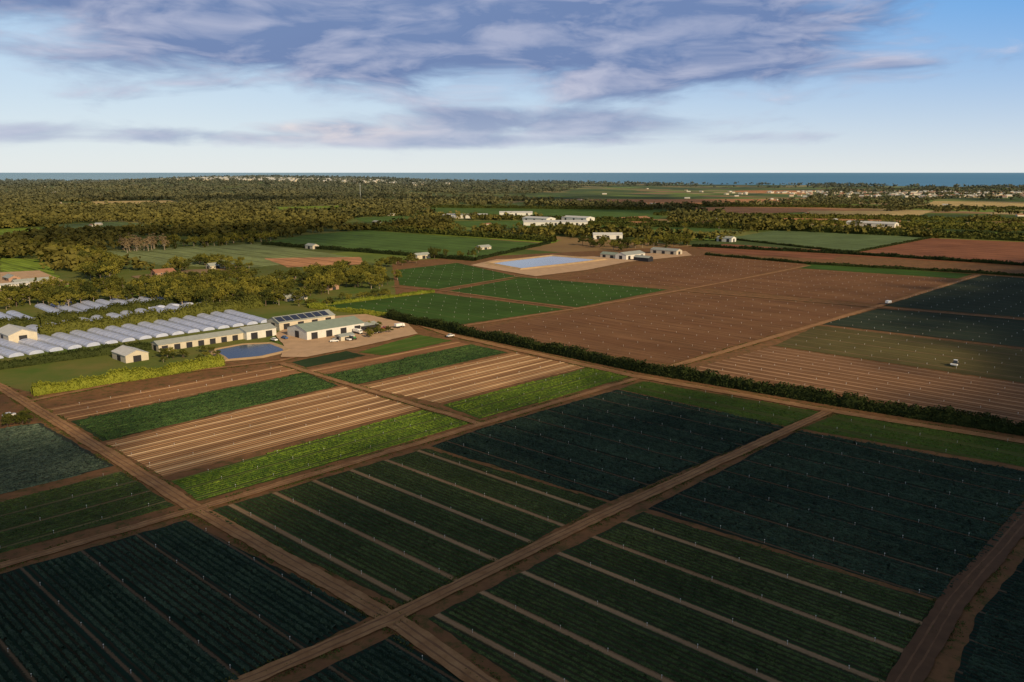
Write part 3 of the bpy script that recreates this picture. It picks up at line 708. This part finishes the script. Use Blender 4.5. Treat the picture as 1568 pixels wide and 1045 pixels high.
# ---------------- sun & unseen sheets added to shade the ground
EL=math.radians(26); az=math.radians(143)
S=Vector((math.sin(az)*math.cos(EL),math.cos(az)*math.cos(EL),math.sin(EL)))
sun=bpy.data.lights.new('sun','SUN'); sun.energy=5; sun.angle=math.radians(.5); sun.color=(1,.76,.46)
so=link(bpy.data.objects.new('sun',sun)); so.rotation_euler=S.to_track_quat('Z','Y').to_euler(); so.location=(0,0,300)
def sdf(poly,X,Y):
    poly=np.array(poly); d=np.full(X.shape,1e9); ins=np.zeros(X.shape,bool); k=len(poly)
    for i in range(k):
        a=poly[i];b=poly[(i+1)%k]; e=b-a; wx=X-a[0]; wy=Y-a[1]; t=np.clip((wx*e[0]+wy*e[1])/(e@e),0,1)
        d=np.minimum(d,np.hypot(wx-e[0]*t,wy-e[1]*t))
        c=((a[1]>Y)!=(b[1]>Y))
        with np.errstate(divide='ignore',invalid='ignore'): ins^= c&(X<(b[0]-a[0])*(Y-a[1])/(b[1]-a[1])+a[0])
    return np.where(ins,-d,d)
cm,n,b=newmat('shade_cloud_vapour',1,0); nt=cm.node_tree; nt.nodes.remove(b)
at=n.new('ShaderNodeAttribute'); at.attribute_type='GEOMETRY'; at.attribute_name='shade_cover'
tr=n.new('ShaderNodeBsdfTransparent'); df=n.new('ShaderNodeBsdfDiffuse'); n.set(df.inputs[0],(.8,.8,.82))
mx=n.new('ShaderNodeMixShader'); n.set(mx.inputs[0],at.outputs['Fac']); nt.links.new(tr.outputs[0],mx.inputs[1]); nt.links.new(df.outputs[0],mx.inputs[2])
nt.links.new(mx.outputs[0],nt.nodes['Material Output'].inputs[0])
def shade_cloud(Hc,x0,x1,y0,y1,st,fn):  # out-of-view sheet, its cover shaped to cast the wanted ground shade
    xs=np.arange(x0,x1,st); ys=np.arange(y0,y1,st); X,Y=np.meshgrid(xs,ys); D=fn(X,Y)
    e=np.minimum.reduce([X-x0,x1-X,Y-y0,y1-Y]); D=D*sm(e,0,st*6)
    off=Hc/S.z; V=np.stack([(X+S.x*off).ravel(),(Y+S.y*off).ravel(),np.full(X.size,Hc)],1)
    nx=len(xs);i,j=np.meshgrid(np.arange(nx-1),np.arange(len(ys)-1)); b0=(j*nx+i).ravel(); Fq=np.stack([b0,b0+1,b0+1+nx,b0+nx],1)
    Dr=D.ravel(); keep=(Dr[Fq].max(1)>.002); o=obj_np('shade_cloud',V,Fq[keep],[cm],smooth=True)
    a=o.data.attributes.new('shade_cover','FLOAT','POINT'); a.data.foreach_set('value',Dr.astype(np.float32))
LIT=G([(-500,600),(20,622),(150,690),(245,726),(300,762),(370,748),(430,712),(520,690),(600,655),(735,640),(965,582),(1240,640),(1390,655),(1440,625),(1420,580),(1500,545),(1440,500),(1330,466),(1470,424),(1568,400),(2600,392),(2600,330),(-800,330)])
def nz(X,Y,s,o):
    return np.array([mn.fractal(Vector((x*s,y*s,o)),1.0,2.0,4) for x,y in zip(X.ravel(),Y.ravel())]).reshape(X.shape)
def near(X,Y):
    d=sdf(LIT,X,Y); q=nz(X,Y,.012,1.3)
    D=sm(d+q*30,-20,30)*.93
    Q=np.hypot((X-170)/170,(Y-130)/120); D=np.maximum(D,D*(1+.07*(1-sm(Q,.5,1.3)))); D=np.maximum(D,.95*sm((X-330-.1*(Y-400))/170.,0,1)*sm(Y,240,330)*(1-sm(Y,700,860)))
    g=np.exp(-(((X+150)/75)**2+((Y-238)/18)**2)); D=D*(1-.35*g*(q>-.1))
    D=np.maximum(D,sm(nz(X,Y,.028,3.3),.02,.30)*.8*np.exp(-(np.minimum(d,0)/30)**2))
    g2=sm(nz(X,Y,.02,7.7),.05,.5)*np.exp(-(((X+10)/120)**2+((Y-225)/45)**2)); return np.clip(D*(1-.22*g2),0,1)
shade_cloud(700,-520,760,20,900,7,near)
def farD(X,Y):
    q=nz(X,Y,.0013,5.1); return sm(q,.12,.40)*.75*sm(Y,800,1050)
shade_cloud(1500,-2200,2600,800,3400,45,farD)  # added to dapple the far land with shade

# ---------------- sky
w=bpy.data.worlds.new('World'); scene.world=w; w.use_nodes=True; n=N(w.node_tree); bg=w.node_tree.nodes['Background']
try: w.cycles.sampling_method='NONE'
except Exception: pass
STR=.10; bg.inputs[1].default_value=STR
sky=n.new('ShaderNodeTexSky'); sky.sky_type='NISHITA'; sky.sun_disc=False; sky.sun_elevation=EL; sky.sun_rotation=az; sky.altitude=90; sky.air_density=1.0; sky.dust_density=.5; sky.ozone_density=2
tc=n.new('ShaderNodeTexCoord').outputs['Generated']; s=n.new('ShaderNodeSeparateXYZ'); n.set(s.inputs[0],tc)
az_=n.m('ARCTAN2',s.outputs[0],s.outputs[1]); el_=n.m('ARCSINE',s.outputs[2])
U=n.m('MULTIPLY_ADD',az_,1290/100,7.84); Vv=n.m('MULTIPLY_ADD',el_,-1290/100,2.64)
cv=n.comb(n.m('MULTIPLY',U,.38),n.m('MULTIPLY',Vv,1.4))
warp=n.new('ShaderNodeVectorMath',operation='MULTIPLY_ADD'); n.set(warp.inputs[0],n.noise(cv,.9,2,col=True)); warp.inputs[1].default_value=(.9,.7,0); n.set(warp.inputs[2],cv)
n1=n.noise(warp.outputs[0],1.2,7,.57)
sh=n.new('ShaderNodeVectorMath',operation='ADD'); n.set(sh.inputs[0],warp.outputs[0]); sh.inputs[1].default_value=(-.10,-.16,0)
n2=n.noise(sh.outputs[0],1.2,5,.57)
blobs=[(1.0,.0,5.0,.95,1.2),(5.8,.40,5.4,1.08,1.25),(9.8,.70,3.5,.95,1.15),(8.6,1.92,4.2,.30,.85),(6.0,2.14,5.2,.15,.85),(5.0,2.02,1.5,.20,.9),(.3,2.1,2.4,.20,.75),(12.9,1.2,1.2,.15,.55),(15.4,.03,1.8,.22,.85),(12.0,.1,3.0,.35,.7),(11.4,2.13,1.7,.13,.65)]
den=None
for cx,cy,rx,ry,am in blobs:
    a=n.m('DIVIDE',n.m('SUBTRACT',U,cx),rx); b2=n.m('DIVIDE',n.m('SUBTRACT',Vv,cy),ry)
    r=n.m('ADD',n.m('MULTIPLY',a,a),n.m('MULTIPLY',b2,b2))
    g=n.m('MULTIPLY',n.m('POWER',math.e,n.m('MULTIPLY',r,-.85)),am)
    den=g if den is None else n.m('MAXIMUM',den,g)
over=n.mr(Vv,-.2,-2.2)
den=n.m('MAXIMUM',den,n.m('MULTIPLY',over,1.0))
dd=n.m('ADD',den,n.m('MULTIPLY',n.m('SUBTRACT',n1,.5),1.7))
cov=n.mr(dd,.30,.80,0,.95,True)
lit=n.mr(n.m('SUBTRACT',n1,n2),-.06,.17)
thick=n.mr(dd,.5,1.2)
cc=n.mix(lit,sc((.15,.22,.42),1/STR),sc((.60,.60,.72),1/STR))
cc=n.mix(n.m('MULTIPLY',thick,.5),cc,sc((.17,.25,.46),1/STR))
cc=n.mix(n.m('MULTIPLY',n.mr(Vv,1.3,2.3),.55),cc,sc((.56,.63,.75),1/STR))
pk=n.m('POWER',math.e,n.m('MULTIPLY',n.m('ADD',n.m('POWER',n.m('DIVIDE',n.m('SUBTRACT',U,4.9),1.4),2.0),n.m('POWER',n.m('DIVIDE',n.m('SUBTRACT',Vv,2.0),.2),2.0)),-1.0))
cc=n.mix(n.m('MULTIPLY',pk,n.m('MULTIPLY',lit,.9)),cc,sc((.88,.76,.72),1/STR))
hz=n.mr(Vv,-.3,2.6)
base=n.mix(n.mr(U,3,16),sc((.42,.62,.86),1/STR),sc((.07,.35,.82),1/STR))
base=n.mix(n.m('POWER',hz,1.8),base,sc((.80,.85,.87),1/STR))
base=n.mix(.15,base,sky.outputs[0])
allc=n.mix(cov,base,cc)
allc=n.mix(over,allc,sc((.15,.17,.21),1/STR))      # added dark overcast above the view, cuts the fill light
n.set(bg.inputs[0],allc)

# ---------------- camera
cam=bpy.data.cameras.new('camera'); cam.sensor_width=36; cam.lens=36*F/1568; cam.clip_start=1; cam.clip_end=400000
co=link(bpy.data.objects.new('camera',cam)); co.location=(0,0,H); co.rotation_euler=(math.pi/2-PIT,0,0)
scene.camera=co
scene.view_settings.view_transform='Standard'; scene.view_settings.look='None'; scene.view_settings.exposure=0
